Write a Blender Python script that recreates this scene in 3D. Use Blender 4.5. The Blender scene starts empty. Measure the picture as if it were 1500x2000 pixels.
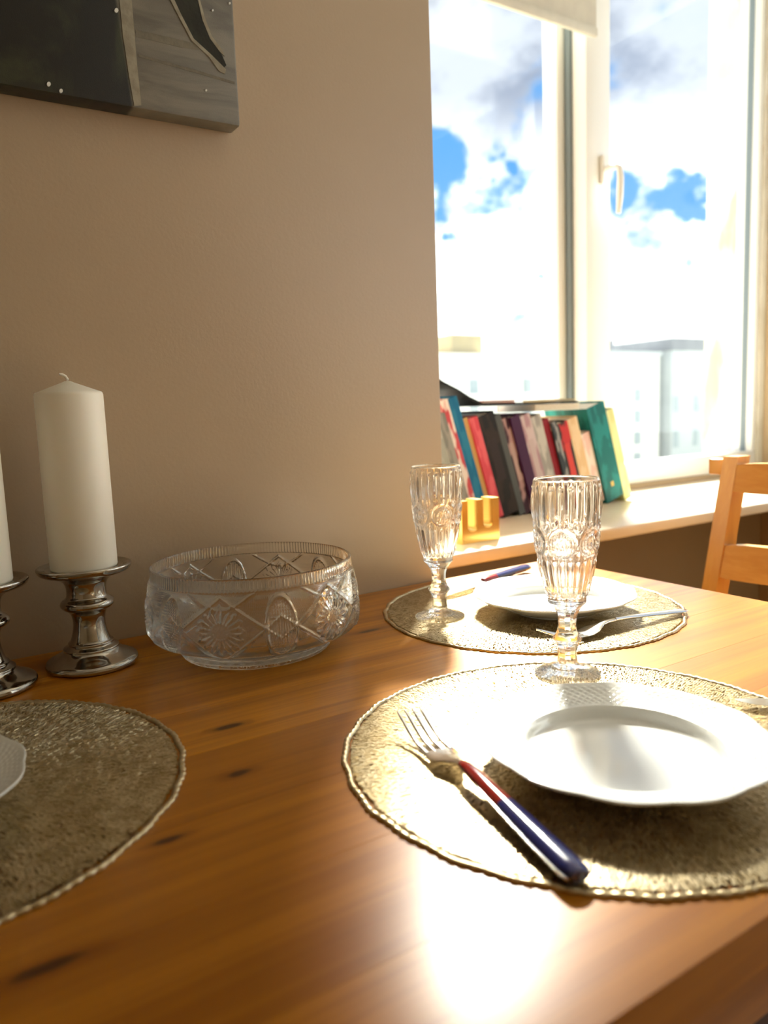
import bpy, bmesh, math, random
from mathutils import Vector, Matrix, noise
import numpy as np
random.seed(7); rng = np.random.default_rng(7)
SC = bpy.context.scene
COL = SC.collection
PI = math.pi
TZ = 0.74                                   # table-top height

# ------------------------------------------------------------------ camera
FPX, YAW, PIT, ROL, CH = 1490.23, 0.56818, 0.12954, -0.038625, 0.26069
CAMZ = TZ + CH
_f = Vector((math.sin(YAW)*math.cos(PIT), math.cos(YAW)*math.cos(PIT), -math.sin(PIT)))
_r = _f.cross(Vector((0, 0, 1))).normalized(); _u = _r.cross(_f)
_r2 = math.cos(ROL)*_r + math.sin(ROL)*_u; _u2 = -math.sin(ROL)*_r + math.cos(ROL)*_u
def ray(px, py): return _r2*((px-750)/FPX) - _u2*((py-1000)/FPX) + _f
def on_z(px, py, z):                        # pixel -> point at height z above the floor
    d = ray(px, py); return d*((z-CAMZ)/d.z) + Vector((0, 0, CAMZ))
def on_y(px, py, y):
    d = ray(px, py); return d*(y/d.y) + Vector((0, 0, CAMZ))
cam = bpy.data.cameras.new('camera'); camo = bpy.data.objects.new('camera', cam); COL.objects.link(camo)
camo.matrix_world = Matrix(((_r2.x, _u2.x, -_f.x, 0), (_r2.y, _u2.y, -_f.y, 0), (_r2.z, _u2.z, -_f.z, CAMZ), (0, 0, 0, 1)))
cam.sensor_fit = 'HORIZONTAL'; cam.sensor_width = 36; cam.lens = 36*FPX/1500; cam.clip_start = 0.02; cam.clip_end = 2000
cam.dof.use_dof = True; cam.dof.focus_distance = 0.82; cam.dof.aperture_fstop = 6.3
SC.camera = camo

# ------------------------------------------------------------------ light
SC.view_settings.view_transform = 'Standard'; SC.view_settings.look = 'None'; SC.view_settings.gamma = 1
SC.view_settings.use_curve_mapping = False; SC.view_settings.exposure = 0.27
SUN_AZ, SUN_EL, SUN_E = math.radians(51), math.radians(42), 37.0
SKY_GAIN = 1.0
sun = bpy.data.lights.new('sun', 'SUN'); suno = bpy.data.objects.new('sun', sun); COL.objects.link(suno)
sun.energy = SUN_E; sun.angle = math.radians(11); sun.color = (1.0, 0.93, 0.82)
_sd = Vector((math.cos(SUN_AZ)*math.cos(SUN_EL), math.sin(SUN_AZ)*math.cos(SUN_EL), math.sin(SUN_EL)))
suno.rotation_euler = _sd.to_track_quat('Z', 'Y').to_euler(); suno.location = _sd*30

class NT:                                   # small node-tree helper
    def __init__(s, tree): s.t = tree; s.n = tree.nodes; s.l = tree.links
    def node(s, typ, **kw):
        n = s.n.new(typ)
        for k, v in kw.items(): setattr(n, k, v)
        return n
    def put(s, sock, v):
        if hasattr(v, 'default_value') and hasattr(v, 'is_output'): s.l.new(v, sock)
        else: sock.default_value = v
    def math(s, op, a, b=0.0, c=0.0, clamp=False):
        n = s.node('ShaderNodeMath', operation=op, use_clamp=clamp); s.put(n.inputs[0], a); s.put(n.inputs[1], b); s.put(n.inputs[2], c); return n.outputs[0]
    def vmath(s, op, a, b=(0, 0, 0), out=0):
        n = s.node('ShaderNodeVectorMath', operation=op); s.put(n.inputs[0], a); s.put(n.inputs[1], b); return n.outputs[out]
    def mix(s, f, a, b, typ='MIX'):
        n = s.node('ShaderNodeMix', data_type='RGBA', blend_type=typ); s.put(n.inputs[0], f)
        s.put(n.inputs[6], a if not isinstance(a, tuple) else (*a[:3], 1)); s.put(n.inputs[7], b if not isinstance(b, tuple) else (*b[:3], 1)); return n.outputs[2]
    def noise(s, vec, scale, detail=3.0, rough=0.5, dist=0.0):
        n = s.node('ShaderNodeTexNoise'); s.put(n.inputs['Vector'], vec); n.inputs['Scale'].default_value = scale
        n.inputs['Detail'].default_value = detail; n.inputs['Roughness'].default_value = rough; n.inputs['Distortion'].default_value = dist; return n.outputs[0]
    def smooth(s, v, a, b):
        n = s.node('ShaderNodeMapRange', interpolation_type='SMOOTHSTEP'); s.put(n.inputs[0], v); n.inputs[1].default_value = a; n.inputs[2].default_value = b; return n.outputs[0]
    def mapping(s, vec, scale=(1, 1, 1), loc=(0, 0, 0), rot=(0, 0, 0)):
        n = s.node('ShaderNodeMapping'); s.put(n.inputs[0], vec); n.inputs['Scale'].default_value = scale; n.inputs['Location'].default_value = loc; n.inputs['Rotation'].default_value = rot; return n.outputs[0]

world = bpy.data.worlds.new('sky'); SC.world = world; world.use_nodes = True
w = NT(world.node_tree); w.n.clear()
dirv = w.node('ShaderNodeTexCoord').outputs['Generated']
n1 = w.noise(w.mapping(dirv, (1, 1, 1.7), (3.1, 0.4, 0.2)), 5.5, 9.0, 0.55, 0.3)
n2 = w.noise(w.mapping(dirv, (1, 1, 1.5), (1.3, 7.7, 2.2)), 8.0, 6.0, 0.55)
cover = w.math('ADD', n1, 0.025)
_wn = w.node('ShaderNodeTexNoise'); w.l.new(dirv, _wn.inputs['Vector']); _wn.inputs['Scale'].default_value = 22; _wn.inputs['Detail'].default_value = 5
warpd = w.vmath('ADD', dirv, w.vmath('MULTIPLY', w.vmath('SUBTRACT', _wn.outputs['Color'], (.5, .5, .5)), (.10, .10, .10)))
# openings in the clouds that show blue sky: (direction, radius, depth)
for d, rad, dep in [((.574, .762, .300), .034, .20), ((.590, .770, .243), .024, .15), ((.640, .712, .287), .010, .10), ((.788, .570, .225), .028, .20), ((.736, .628, .240), .022, .12), ((.800, .582, .140), .030, .19), ((.693, .703, .160), .014, .14), ((.606, .762, .205), .018, .12)]:
    dist = w.vmath('DISTANCE', warpd, d, 1)
    cover = w.math('SUBTRACT', cover, w.math('MULTIPLY', w.math('SUBTRACT', 1.0, w.smooth(dist, rad*0.2, rad*1.5)), dep))
mask = w.smooth(cover, 0.34, 0.47)
up = w.node('ShaderNodeSeparateXYZ'); w.l.new(dirv, up.inputs[0])
grey = w.math('MULTIPLY', w.smooth(up.outputs[2], 0.15, 0.37), w.math('ADD', .84, w.math('MULTIPLY', w.smooth(n2, 0.36, 0.60), .16)))
grey = w.math('MAXIMUM', grey, w.math('MULTIPLY', w.smooth(n2, 0.52, 0.66), 0.75))
cloud = w.mix(grey, (3.2, 3.22, 3.1), (0.38, 0.44, 0.58))
skyc = w.mix(mask, (0.13, 0.43, 0.92), cloud)
bg = w.node('ShaderNodeBackground'); w.l.new(skyc, bg.inputs[0]); bg.inputs[1].default_value = SKY_GAIN
wo = w.node('ShaderNodeOutputWorld'); w.l.new(bg.outputs[0], wo.inputs[0])
cy = SC.cycles
cy.max_bounces = 14; cy.diffuse_bounces = 5; cy.glossy_bounces = 6; cy.transmission_bounces = 12; cy.transparent_max_bounces = 24
cy.caustics_refractive = True; cy.caustics_reflective = True; cy.blur_glossy = 0.5; cy.sample_clamp_indirect = 20.0

# ------------------------------------------------------------------ helpers
def link(name, me, mat=None, parent=None, loc=None):
    o = bpy.data.objects.new(name, me); COL.objects.link(o)
    if mat is not None and not me.materials: me.materials.append(mat)
    if parent is not None: o.parent = parent
    if loc is not None: o.location = loc
    return o
def tag(o, label, cat, group=None):
    o['label'] = label; o['category'] = cat
    if group: o['group'] = group
    return o
def thing(name, label, cat, loc=(0, 0, 0), rotz=0.0, group=None):
    o = bpy.data.objects.new(name, None); COL.objects.link(o); o.location = loc; o.rotation_euler = (0, 0, rotz); o.empty_display_size = 0.05
    return tag(o, label, cat, group)
def struct(o): o['kind'] = 'structure'; return o
def sempty(name, loc=(0, 0, 0)):
    o = bpy.data.objects.new(name, None); COL.objects.link(o); o.location = loc; o.empty_display_size = 0.05
    return struct(o)
def shade(me, ang=35):
    me.polygons.foreach_set('use_smooth', [True]*len(me.polygons))
    if ang < 179:
        bm = bmesh.new(); bm.from_mesh(me); a = math.radians(ang)
        for e in bm.edges:
            if len(e.link_faces) == 2 and e.calc_face_angle(0) > a: e.smooth = False
        bm.to_mesh(me); bm.free()
def bm_mesh(bm, name, smooth=None):
    bmesh.ops.recalc_face_normals(bm, faces=bm.faces[:]) if bm.faces else None
    me = bpy.data.meshes.new(name); bm.to_mesh(me); bm.free()
    if smooth is not None: shade(me, smooth)
    return me
def box_bm(bm, x0, x1, y0, y1, z0, z1, mtx=None):
    vs = [bm.verts.new((x, y, z)) for x in (x0, x1) for y in (y0, y1) for z in (z0, z1)]
    if mtx is not None:
        for v in vs: v.co = mtx @ v.co
    for f in ((0, 1, 3, 2), (4, 6, 7, 5), (0, 4, 5, 1), (2, 3, 7, 6), (0, 2, 6, 4), (1, 5, 7, 3)): bm.faces.new([vs[i] for i in f])
    return vs
def boxes(name, lst, mat, parent=None, bevel=0.0, seg=2, loc=None):
    bm = bmesh.new()
    for b in lst: box_bm(bm, *b)
    if bevel: bmesh.ops.bevel(bm, geom=bm.edges[:], offset=bevel, segments=seg, affect='EDGES', profile=0.5)
    return link(name, bm_mesh(bm, name, 40 if bevel else None), mat, parent, loc)
def interp(pts, n):                         # Catmull-Rom through (r, z) points
    P = [pts[0]] + list(pts) + [pts[-1]]; out = []
    for i in range(1, len(P)-2):
        for k in range(n):
            t = k/n; a, b, c, d = (np.array(P[i+j-1]) for j in range(4))
            out.append(0.5*((2*b) + (-a+c)*t + (2*a-5*b+4*c-d)*t*t + (-a+3*b-3*c+d)*t**3))
    out.append(np.array(pts[-1], float)); return [tuple(v) for v in out]
def grid_mesh(name, R, Z, cap0=None, cap1=None, smooth=180, flip=False):
    """R, Z: arrays rows x n (closed around).  caps: z of a pole vertex at either end."""
    rows, n = R.shape; th = np.arange(n)*2*PI/n
    V = np.stack([R*np.cos(th), R*np.sin(th), Z], -1).reshape(-1, 3).tolist(); F = []
    for i in range(rows-1):
        a = i*n; b = a+n
        for j in range(n):
            k = (j+1) % n; F.append((a+j, a+k, b+k, b+j))
    if cap0 is not None:
        V.append((0, 0, cap0)); c = len(V)-1
        for j in range(n): F.append((c, (j+1) % n, j))
    if cap1 is not None:
        V.append((0, 0, cap1)); c = len(V)-1; b = (rows-1)*n
        for j in range(n): F.append((c, b+j, b+(j+1) % n))
    if flip: F = [f[::-1] for f in F]
    me = bpy.data.meshes.new(name); me.from_pydata(V, [], F); me.update(); shade(me, smooth); return me
def lathe_mesh(name, pts, n=64, sub=6, cap0=None, cap1=None, smooth=50):
    pr = interp(pts, sub) if sub > 1 else pts
    R = np.array([[max(r, 1e-5)]*n for r, z in pr]); Z = np.array([[z]*n for r, z in pr]); return grid_mesh(name, R, Z, cap0, cap1, smooth)
def tube_bm(bm, pts, rad, n=8, flat=(1, 1), caps=True, side=None):
    rings = []
    for i, p in enumerate(pts):
        p = Vector(p); t = (Vector(pts[min(i+1, len(pts)-1)]) - Vector(pts[max(i-1, 0)])).normalized()
        u = t.cross(Vector((0, 0, 1)));  u = Vector(side) if side else (Vector((1, 0, 0)) if u.length < 1e-4 else u.normalized()); v = u.cross(t)
        r = rad[i] if isinstance(rad, (list, tuple)) else rad
        rings.append([bm.verts.new(p + u*(r*flat[0]*math.cos(2*PI*k/n)) + v*(r*flat[1]*math.sin(2*PI*k/n))) for k in range(n)])
    for a, b in zip(rings, rings[1:]):
        for k in range(n): bm.faces.new((a[k], a[(k+1) % n], b[(k+1) % n], b[k]))
    if caps: bm.faces.new(rings[0][::-1]); bm.faces.new(rings[-1])
def sweep_bm(bm, secs):                     # list of closed sections with equal counts
    rings = [[bm.verts.new(p) for p in s] for s in secs]; n = len(rings[0])
    for a, b in zip(rings, rings[1:]):
        for k in range(n): bm.faces.new((a[k], a[(k+1) % n], b[(k+1) % n], b[k]))
    bm.faces.new(rings[0][::-1]); bm.faces.new(rings[-1])
def extrude_poly(name, pts, y0, y1, mat, parent=None, smooth=None, bevel=0):  # polygon in x,z extruded along y
    bm = bmesh.new(); a = [bm.verts.new((x, y0, z)) for x, z in pts]; b = [bm.verts.new((x, y1, z)) for x, z in pts]; n = len(pts)
    bm.faces.new(a); bm.faces.new(b[::-1])
    for k in range(n): bm.faces.new((a[k], b[k], b[(k+1) % n], a[(k+1) % n]))
    if bevel: bmesh.ops.bevel(bm, geom=bm.edges[:], offset=bevel, segments=2, affect='EDGES')
    return link(name, bm_mesh(bm, name, smooth), mat, parent)

# ------------------------------------------------------------------ materials
def M(name, col=(.8, .8, .8), rough=.5, metal=0., spec=.5, **kw):
    m = bpy.data.materials.new(name); m.use_nodes = True; b = m.node_tree.nodes['Principled BSDF']
    b.inputs['Base Color'].default_value = (*col, 1); b.inputs['Roughness'].default_value = rough; b.inputs['Metallic'].default_value = metal
    b.inputs['Specular IOR Level'].default_value = spec
    for k, v in kw.items(): b.inputs[k.replace('_', ' ')].default_value = v
    return m
def nt(m): t = NT(m.node_tree); return t, m.node_tree.nodes['Principled BSDF']
def objc(t): return t.node('ShaderNodeTexCoord').outputs['Object']
def bump(t, b, h, strength=.3, dist=.001):
    n = t.node('ShaderNodeBump'); t.put(n.inputs['Height'], h); n.inputs['Strength'].default_value = strength; n.inputs['Distance'].default_value = dist
    t.l.new(n.outputs[0], b.inputs['Normal'])
def mottled(name, c1, c2, scale, rough=.6, bs=.2, bscale=None, bd=.001, **kw):
    m = M(name, c1, rough, **kw); t, b = nt(m); v = objc(t); f = t.smooth(t.noise(v, scale, 5), .35, .65)
    t.l.new(t.mix(f, c1, c2), b.inputs['Base Color'])
    if bs: bump(t, b, t.noise(v, bscale or scale*4, 4), bs, bd)
    return m
M_wall = mottled('wall_paint', (.43, .322, .208), (.415, .309, .198), 3.0, .42, .35, 260, .0006)
M_wall2 = mottled('plain_wall_paint', (.50, .38, .24), (.48, .365, .23), 3.0, .6, .2, 200, .0005)
M_ceil = mottled('ceiling_paint', (.82, .80, .76), (.80, .78, .74), 3.0, .7, .1, 200, .0005)
M_upvc = M('white_frame_plastic', (.86, .86, .83), .25)
M_seal = M('grey_rubber_seal', (.20, .25, .28), .6)
M_sill = mottled('cream_sill_laminate', (.80, .70, .54), (.77, .66, .50), 14, .3, 0)
M_plaster = mottled('old_plaster', (.80, .78, .70), (.70, .66, .56), 9, .9, .8, 120, .003)
_t, _b = nt(M_plaster); _v = objc(_t)
_st = _t.smooth(_t.noise(_t.mapping(_v, (1, 1, .35)), 9, 4), .56, .64)
_src = _b.inputs['Base Color'].links[0].from_socket; _t.l.new(_t.mix(_t.math('MULTIPLY', _st, .6), _src, (.50, .36, .20)), _b.inputs['Base Color'])
M_blind = mottled('blind_fabric', (.62, .58, .48), (.58, .54, .45), 30, .8, .3, 600, .0005)
M_dark = M('black_plastic', (.02, .02, .02), .4)
M_steel = M('polished_steel', (.78, .77, .75), .14, 1.0)
M_wax = M('white_wax', (.93, .88, .76), .45, Subsurface_Weight=.12, Subsurface_Radius=(.012, .008, .005), Subsurface_Scale=1.0)
M_wick = M('waxed_wick', (.85, .80, .68), .7)
M_silver = mottled('silver_glaze', (.50, .47, .42), (.42, .39, .34), 60, .10, .12, 90, .0006, metal=1.0)
M_china = M('white_china', (.80, .81, .775), .10, Coat_Weight=.5, Coat_Roughness=.04)
M_gold = M('brushed_gold', (.90, .62, .20), .22, 1.0)
M_mat = mottled('champagne_metallic_vinyl', (.61, .51, .32), (.49, .39, .22), 70, .30, .3, 900, .0004, metal=.75)
M_red = M('red_handle', (.18, .006, .004), .16, Coat_Weight=.6)
M_blue = M('navy_handle', (.012, .014, .075), .16, Coat_Weight=.6)
M_page = mottled('book_pages', (.80, .76, .66), (.74, .69, .58), 200, .8, .2, 500, .0004)

def glass(name, tint=(1, 1, 1), clear=.22):
    m = bpy.data.materials.new(name); m.use_nodes = True; t = NT(m.node_tree); t.n.clear()
    g = t.node('ShaderNodeBsdfGlass'); g.inputs['Color'].default_value = (*tint, 1); g.inputs['Roughness'].default_value = 0.0; g.inputs['IOR'].default_value = 1.5
    tr = t.node('ShaderNodeBsdfTransparent'); tr.inputs[0].default_value = (*tint, 1)
    mx = t.node('ShaderNodeMixShader'); mx.inputs[0].default_value = clear; t.l.new(g.outputs[0], mx.inputs[1]); t.l.new(tr.outputs[0], mx.inputs[2])
    o = t.node('ShaderNodeOutputMaterial'); t.l.new(mx.outputs[0], o.inputs[0]); return m
M_glass = glass('pressed_glass', (.99, .99, .985), .10)
M_crystal = glass('cut_crystal', (.985, .99, .98), .08)
def pane_mat(name, tint):                    # thin window glass
    m = bpy.data.materials.new(name); m.use_nodes = True; t = NT(m.node_tree); t.n.clear()
    tr = t.node('ShaderNodeBsdfTransparent'); tr.inputs[0].default_value = (*tint, 1); gl = t.node('ShaderNodeBsdfGlossy'); gl.inputs['Roughness'].default_value = .01
    lw = t.node('ShaderNodeLayerWeight'); f5 = t.math('ADD', t.math('MULTIPLY', t.math('POWER', lw.outputs['Facing'], 5.0), .8), .025)
    mx = t.node('ShaderNodeMixShader'); t.l.new(f5, mx.inputs[0]); t.l.new(tr.outputs[0], mx.inputs[1]); t.l.new(gl.outputs[0], mx.inputs[2])
    o = t.node('ShaderNodeOutputMaterial'); t.l.new(mx.outputs[0], o.inputs[0]); return m
M_pane = pane_mat('window_glass', (.96, .98, .98))

def wood(name, c_dark, c_mid, c_light, axis=0, rough=.28, knots=(), coat=.35, seed=0.0, spec=.5):
    m = M(name, c_mid, rough, 0., spec, Coat_Weight=coat, Coat_Roughness=.16); t, b = nt(m); v = objc(t)
    rnd = t.node('ShaderNodeObjectInfo').outputs['Random']
    sh = t.node('ShaderNodeCombineXYZ'); t.put(sh.inputs[0], t.math('MULTIPLY', rnd, 9.0)); t.put(sh.inputs[1], t.math('MULTIPLY', rnd, 5.0)); sh.inputs[2].default_value = seed
    vv = t.vmath('ADD', v, sh.outputs[0])
    sc = [14.0, 14.0, 14.0]; sc[axis] = 1.1; sf = [220.0]*3; sf[axis] = 7.0
    warp = vv; kd = None
    for (kx, ky, rx, ry) in knots:           # grain swirls around each knot
        mp = t.mapping(v, (1/rx, 1/ry, 1), (-kx/rx, -ky/ry, 0)); mp2 = t.vmath('MULTIPLY', mp, (1, 1, 0))
        d = t.math('ADD', t.vmath('LENGTH', mp2, out=1), t.math('MULTIPLY', t.math('SUBTRACT', t.noise(v, 60, 3), .5), .8)); kd = d if kd is None else t.math('MINIMUM', kd, d)
    g1 = t.noise(t.mapping(warp, sc), 1.0, 6, .6, 1.2); g2 = t.noise(t.mapping(warp, sf), 1.0, 3, .6)
    if kd is not None: g1 = t.math('ADD', g1, t.math('MULTIPLY', t.math('SUBTRACT', 1.0, t.smooth(kd, .9, 3.2)), .12))
    c = t.mix(t.smooth(g1, .25, .80), c_light, c_dark); c = t.mix(t.math('MULTIPLY', t.smooth(g2, .45, .75), .35), c, c_dark)
    s3 = [75.0]*3; s3[axis] = 1.6; g3 = t.noise(t.mapping(warp, s3), 1.0, 4, .6, .6)
    c = t.mix(t.math('MULTIPLY', t.smooth(g3, .42, .70), .55), c, c_dark)
    c = t.mix(t.math('MULTIPLY', t.math('SUBTRACT', rnd, .3), .60, clamp=True), c, c_mid)
    if kd is not None:
        c = t.mix(t.math('SUBTRACT', 1.0, t.smooth(kd, .45, 1.5)), c, tuple(x*.30 for x in c_dark))
        c = t.mix(t.math('MULTIPLY', t.math('SUBTRACT', 1.0, t.smooth(t.math('ABSOLUTE', t.math('SUBTRACT', kd, 1.5)), .05, .5)), .35), c, c_dark)
    t.l.new(c, b.inputs['Base Color']); bump(t, b, g2, .12, .0004); return m
def knot(px, py, rx, ry): p = on_z(px, py, TZ); return (p.x, p.y, rx, ry)
M_table = wood('stained_pine', (.23, .064, .0016), (.40, .138, .0045), (.58, .230, .010), 0, .30,
               [knot(447, 1419, .013, .0045), knot(468, 1510, .011, .0045), knot(722, 1232, .015, .0035), knot(95, 1888, .017, .004), knot(330, 1640, .010, .003)], .05, spec=.30)
M_chair = wood('lacquered_pine', (.60, .25, .035), (.72, .35, .065), (.80, .43, .09), 2, .3)
M_rail = wood('lacquered_pine_rail', (.60, .25, .035), (.72, .35, .065), (.80, .43, .09), 1, .3)
M_floor = wood('brown_floor_boards', (.06, .034, .017), (.09, .052, .027), (.11, .065, .034), 0, .4, coat=.1)

# ------------------------------------------------------------------ room shell
XW, YW, YWIN, XEND = 0.708, 0.936, 1.42, 2.37
X0, Y0, ZC = -1.9, -2.3, 2.62
struct(boxes('floor', [(X0, XEND+.2, Y0, 1.62, -.05, 0)], M_floor))
struct(boxes('ceiling', [(X0, XEND+.2, Y0, 1.62, ZC, ZC+.1)], M_ceil))
struct(boxes('wall_left', [(X0, XW, YW, 1.62, 0, ZC)], M_wall, bevel=.004))
WX0, WX1, WZ0, WZ1 = XW, 2.34, .775, 2.46
struct(boxes('wall_window', [(XW, XEND+.2, YWIN, 1.62, 0, WZ0-.001), (XW, WX1-.0001, YWIN, 1.62, WZ1+.001, ZC)], M_wall2))
struct(boxes('wall_corner', [(WX1, XEND+.2, YWIN, 1.62, WZ0, ZC)], M_plaster, bevel=.006))
EY0, EY1 = -1.3, 1.385
struct(boxes('wall_right', [(XEND, XEND+.2, Y0, YWIN-.001, 0, WZ0), (XEND, XEND+.2, Y0, YWIN-.001, WZ1, ZC), (XEND, XEND+.2, Y0, EY0, WZ0, WZ1), (XEND, XEND+.2, EY1, YWIN-.001, WZ0, WZ1)], M_wall2))
struct(boxes('wall_back', [(X0, XEND+.2, Y0-.2, Y0, 0, ZC)], M_wall2))
struct(boxes('wall_side', [(X0-.2, X0, Y0, 1.62, 0, ZC)], M_wall2))

# window over the sill: frame, left sash with handle, fixed light on the right
win = sempty('window_1', (0, 0, 0)); ya, yb = YWIN+.005, YWIN+.075
MX0, MX1 = 1.530, 1.617
boxes('frame', [(WX0+.001, WX1-.001, ya, yb, WZ0, WZ0+.058), (WX0+.001, WX1-.001, ya, yb, WZ1-.06, WZ1), (WX0+.001, WX0+.06, ya, yb, WZ0+.058, WZ1-.06),
                (MX0, MX1, ya-.03, yb, WZ0+.058, WZ1-.06), (WX1-.022, WX1-.001, ya, yb, WZ0+.058, WZ1-.06)], M_upvc, win, .003)
sx0, sx1, sz0, sz1 = WX0+.061, MX0-.012, WZ0+.06, WZ1-.062
sash = boxes('sash', [(sx0, sx0+.06, ya+.02, yb+.01, sz0, sz1), (sx1-.028, sx1, ya+.03, yb+.01, sz0, sz1), (sx0+.06, sx1-.028, ya+.02, yb+.01, sz0, sz0+.05), (sx0+.06, sx1-.028, ya+.02, yb+.01, sz1-.05, sz1)], M_upvc, win, .003)
boxes('pane', [(sx0+.055, sx1-.02, ya+.045, ya+.051, sz0+.045, sz1-.045)], M_pane, sash)
boxes('seal', [(sx1+.0005, MX0-.0005, ya+.015, yb, sz0, sz1)], M_seal, sash)
boxes('seal', [(WX1-.0235, WX1-.0222, ya+.022, ya+.040, WZ0+.058, WZ1-.06)], M_seal, win)
boxes('pane', [(MX1-.006, WX1-.02, ya+.045, ya+.051, WZ0+.053, WZ1-.055)], M_pane, win)
bm = bmesh.new(); hz = on_y(1160, 330, ya-.03); hx = (MX0+MX1)/2+.016
box_bm(bm, hx-.014, hx+.014, ya-.042, ya-.0305, hz.z-.035, hz.z+.035)
bmesh.ops.bevel(bm, geom=bm.edges[:], offset=.003, segments=2, affect='EDGES')
tube_bm(bm, [(hx, ya-.040, hz.z), (hx, ya-.070, hz.z), (hx, ya-.083, hz.z-.008), (hx, ya-.086, hz.z-.03), (hx, ya-.084, hz.z-.075), (hx, ya-.080, hz.z-.115)], [.009, .009, .009, .010, .010, .007], 10, (1, .8), True, (1, 0, 0))
link('handle', bm_mesh(bm, 'handle', 45), M_upvc, win)
boxes('window_sill', [(XW+.001, XEND-.001, 1.0, YWIN+.004, .7365, .760)], M_sill, win, .004, 3)
# corner glazing in the end wall
w2 = sempty('window_2'); xa, xb = XEND+.02, XEND+.09
boxes('frame', [(xa, xb, EY0+.001, EY1-.001, WZ0+.001, WZ0+.07), (xa, xb, EY0+.001, EY1-.001, WZ1-.07, WZ1-.001), (xa, xb, EY1-.035, EY1-.001, WZ0+.07, WZ1-.07),
                (xa, xb, EY0+.001, EY0+.06, WZ0+.07, WZ1-.07), (xa, xb, .30, .37, WZ0+.07, WZ1-.07)], M_upvc, w2, .003)
for a, b_ in ((.372, EY1-.05), (EY0+.062, .298)):
    s2 = boxes('sash', [(xa-.01, xb-.01, a, a+.05, WZ0+.072, WZ1-.072), (xa-.01, xb-.01, b_-.032, b_, WZ0+.072, WZ1-.072), (xa-.01, xb-.01, a+.05, b_-.032, WZ0+.072, WZ0+.115), (xa-.01, xb-.01, a+.05, b_-.032, WZ1-.115, WZ1-.072)], M_upvc, w2, .003)
    boxes('pane', [(xa+.03, xa+.036, a+.045, b_-.027, WZ0+.11, WZ1-.11)], M_pane, s2)
boxes('seal', [(xa+.01, xb-.02, EY1-.0495, EY1-.0355, WZ0+.071, WZ1-.071)], M_seal, w2)
# roller blind above the left sash
bl = thing('roller_blind', 'beige roller blind pulled part way down over the left window sash', 'blind', (0, 0, 0))
bx0, bx1, by, bz = XW+.02, MX0+.002, YWIN-.055, on_y(1161, 66, YWIN-.055).z
boxes('fabric', [(bx0, bx1, by-.0008, by+.0008, bz+.012, 2.50)], M_blind, bl)
boxes('bottom_bar', [(bx0-.001, bx1+.001, by-.006, by+.006, bz-.008, bz+.014)], M_blind, bl, .004)
bm = bmesh.new(); tube_bm(bm, [(bx0-.01, by+.02, 2.52), (bx1+.01, by+.02, 2.52)], .022, 16); link('roller', bm_mesh(bm, 'roller', 40), M_blind, bl)
for xk in (bx0-.016, bx1+.0105): boxes('bracket', [(xk, xk+.0055, by-.01, YWIN, 2.49, 2.55)], M_upvc, bl)

# ------------------------------------------------------------------ town outside
gm = mottled('town_ground', (.40, .40, .36), (.30, .33, .26), .05, .9, 0); struct(boxes('ground', [(-60, 300, 6, 400, -18.2, -18)], gm))
M_facade = mottled('pale_render', (.88, .86, .78), (.84, .82, .74), .3, .8, 0); M_facade2 = mottled('grey_render', (.52, .56, .56), (.48, .52, .53), .3, .8, 0)
M_roof = mottled('grey_roofing', (.22, .23, .25), (.18, .19, .21), .6, .8, 0); M_tan = mottled('tan_roofing', (.42, .34, .18), (.38, .31, .17), .6, .8, 0)
M_fwin = M('dark_window_glass', (.30, .36, .38), .3)
def house(name, label, x0, x1, y0, y1, top, mat, cols, rows, ww=1.3, wh=1.6, roofm=None, roofh=.5, extra=()):
    t = thing(name, label, 'building', ((x0+x1)/2, (y0+y1)/2, -18)); ox, oy = (x0+x1)/2, (y0+y1)/2
    boxes('walls', [(x0-ox, x1-ox, y0-oy, y1-oy, 0, top+18)], mat, t)
    boxes('roof', [(x0-ox-.3, x1-ox+.3, y0-oy-.3, y1-oy+.3, top+18.01, top+18+roofh)], roofm or M_facade, t)
    for e in extra: boxes(e[0], [(e[1]-ox, e[2]-ox, e[3]-oy, e[4]-oy, top+18+roofh+.01, top+18+roofh+e[5])], e[6], t, .2)
    me = None
    for c in cols:
        for r in rows:
            if me is None:
                o = boxes('window', [(-ww/2, ww/2, -.06, .04, -wh/2, wh/2)], M_fwin, t); me = o.data
            else: o = link('window', me, None, t)
            o.location = (c-ox, y0-oy-.02, r+18)
    return t
def far(px, py, y): return on_y(px, py, y)
yb_ = 66.0
house('apartment_building', 'pale apartment block with a tan roof hut beyond the left window sash', far(760, 700, yb_).x, far(1150, 700, yb_).x, yb_, yb_+14, far(960, 700, yb_).z, M_facade,
      [far(925, 760, yb_).x, far(1030, 760, yb_).x], [far(925, 755, yb_).z-2.8*k for k in range(4)], roofm=M_facade, extra=[('roof_hut', far(893, 660, yb_).x, far(955, 660, yb_).x, yb_+1, yb_+6, 2.2, M_tan)])
house('apartment_building', 'cream apartment block with a column of small windows beyond the right pane', far(1172, 690, yb_).x, far(1288, 690, yb_).x, yb_, yb_+12, far(1230, 694, yb_).z, M_facade,
      [far(1245, 770, yb_).x], [far(1245, 772, yb_).z-2.75*k for k in range(4)], 1.3, 1.7, M_facade2, .5,
      [('chimney', far(1176, 690, yb_).x, far(1192, 690, yb_).x, yb_+1, yb_+3, 4.2, M_roof), ('roof_hut', far(1196, 690, yb_).x, far(1225, 690, yb_).x, yb_+2, yb_+6, 1.7, M_roof)])
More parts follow.
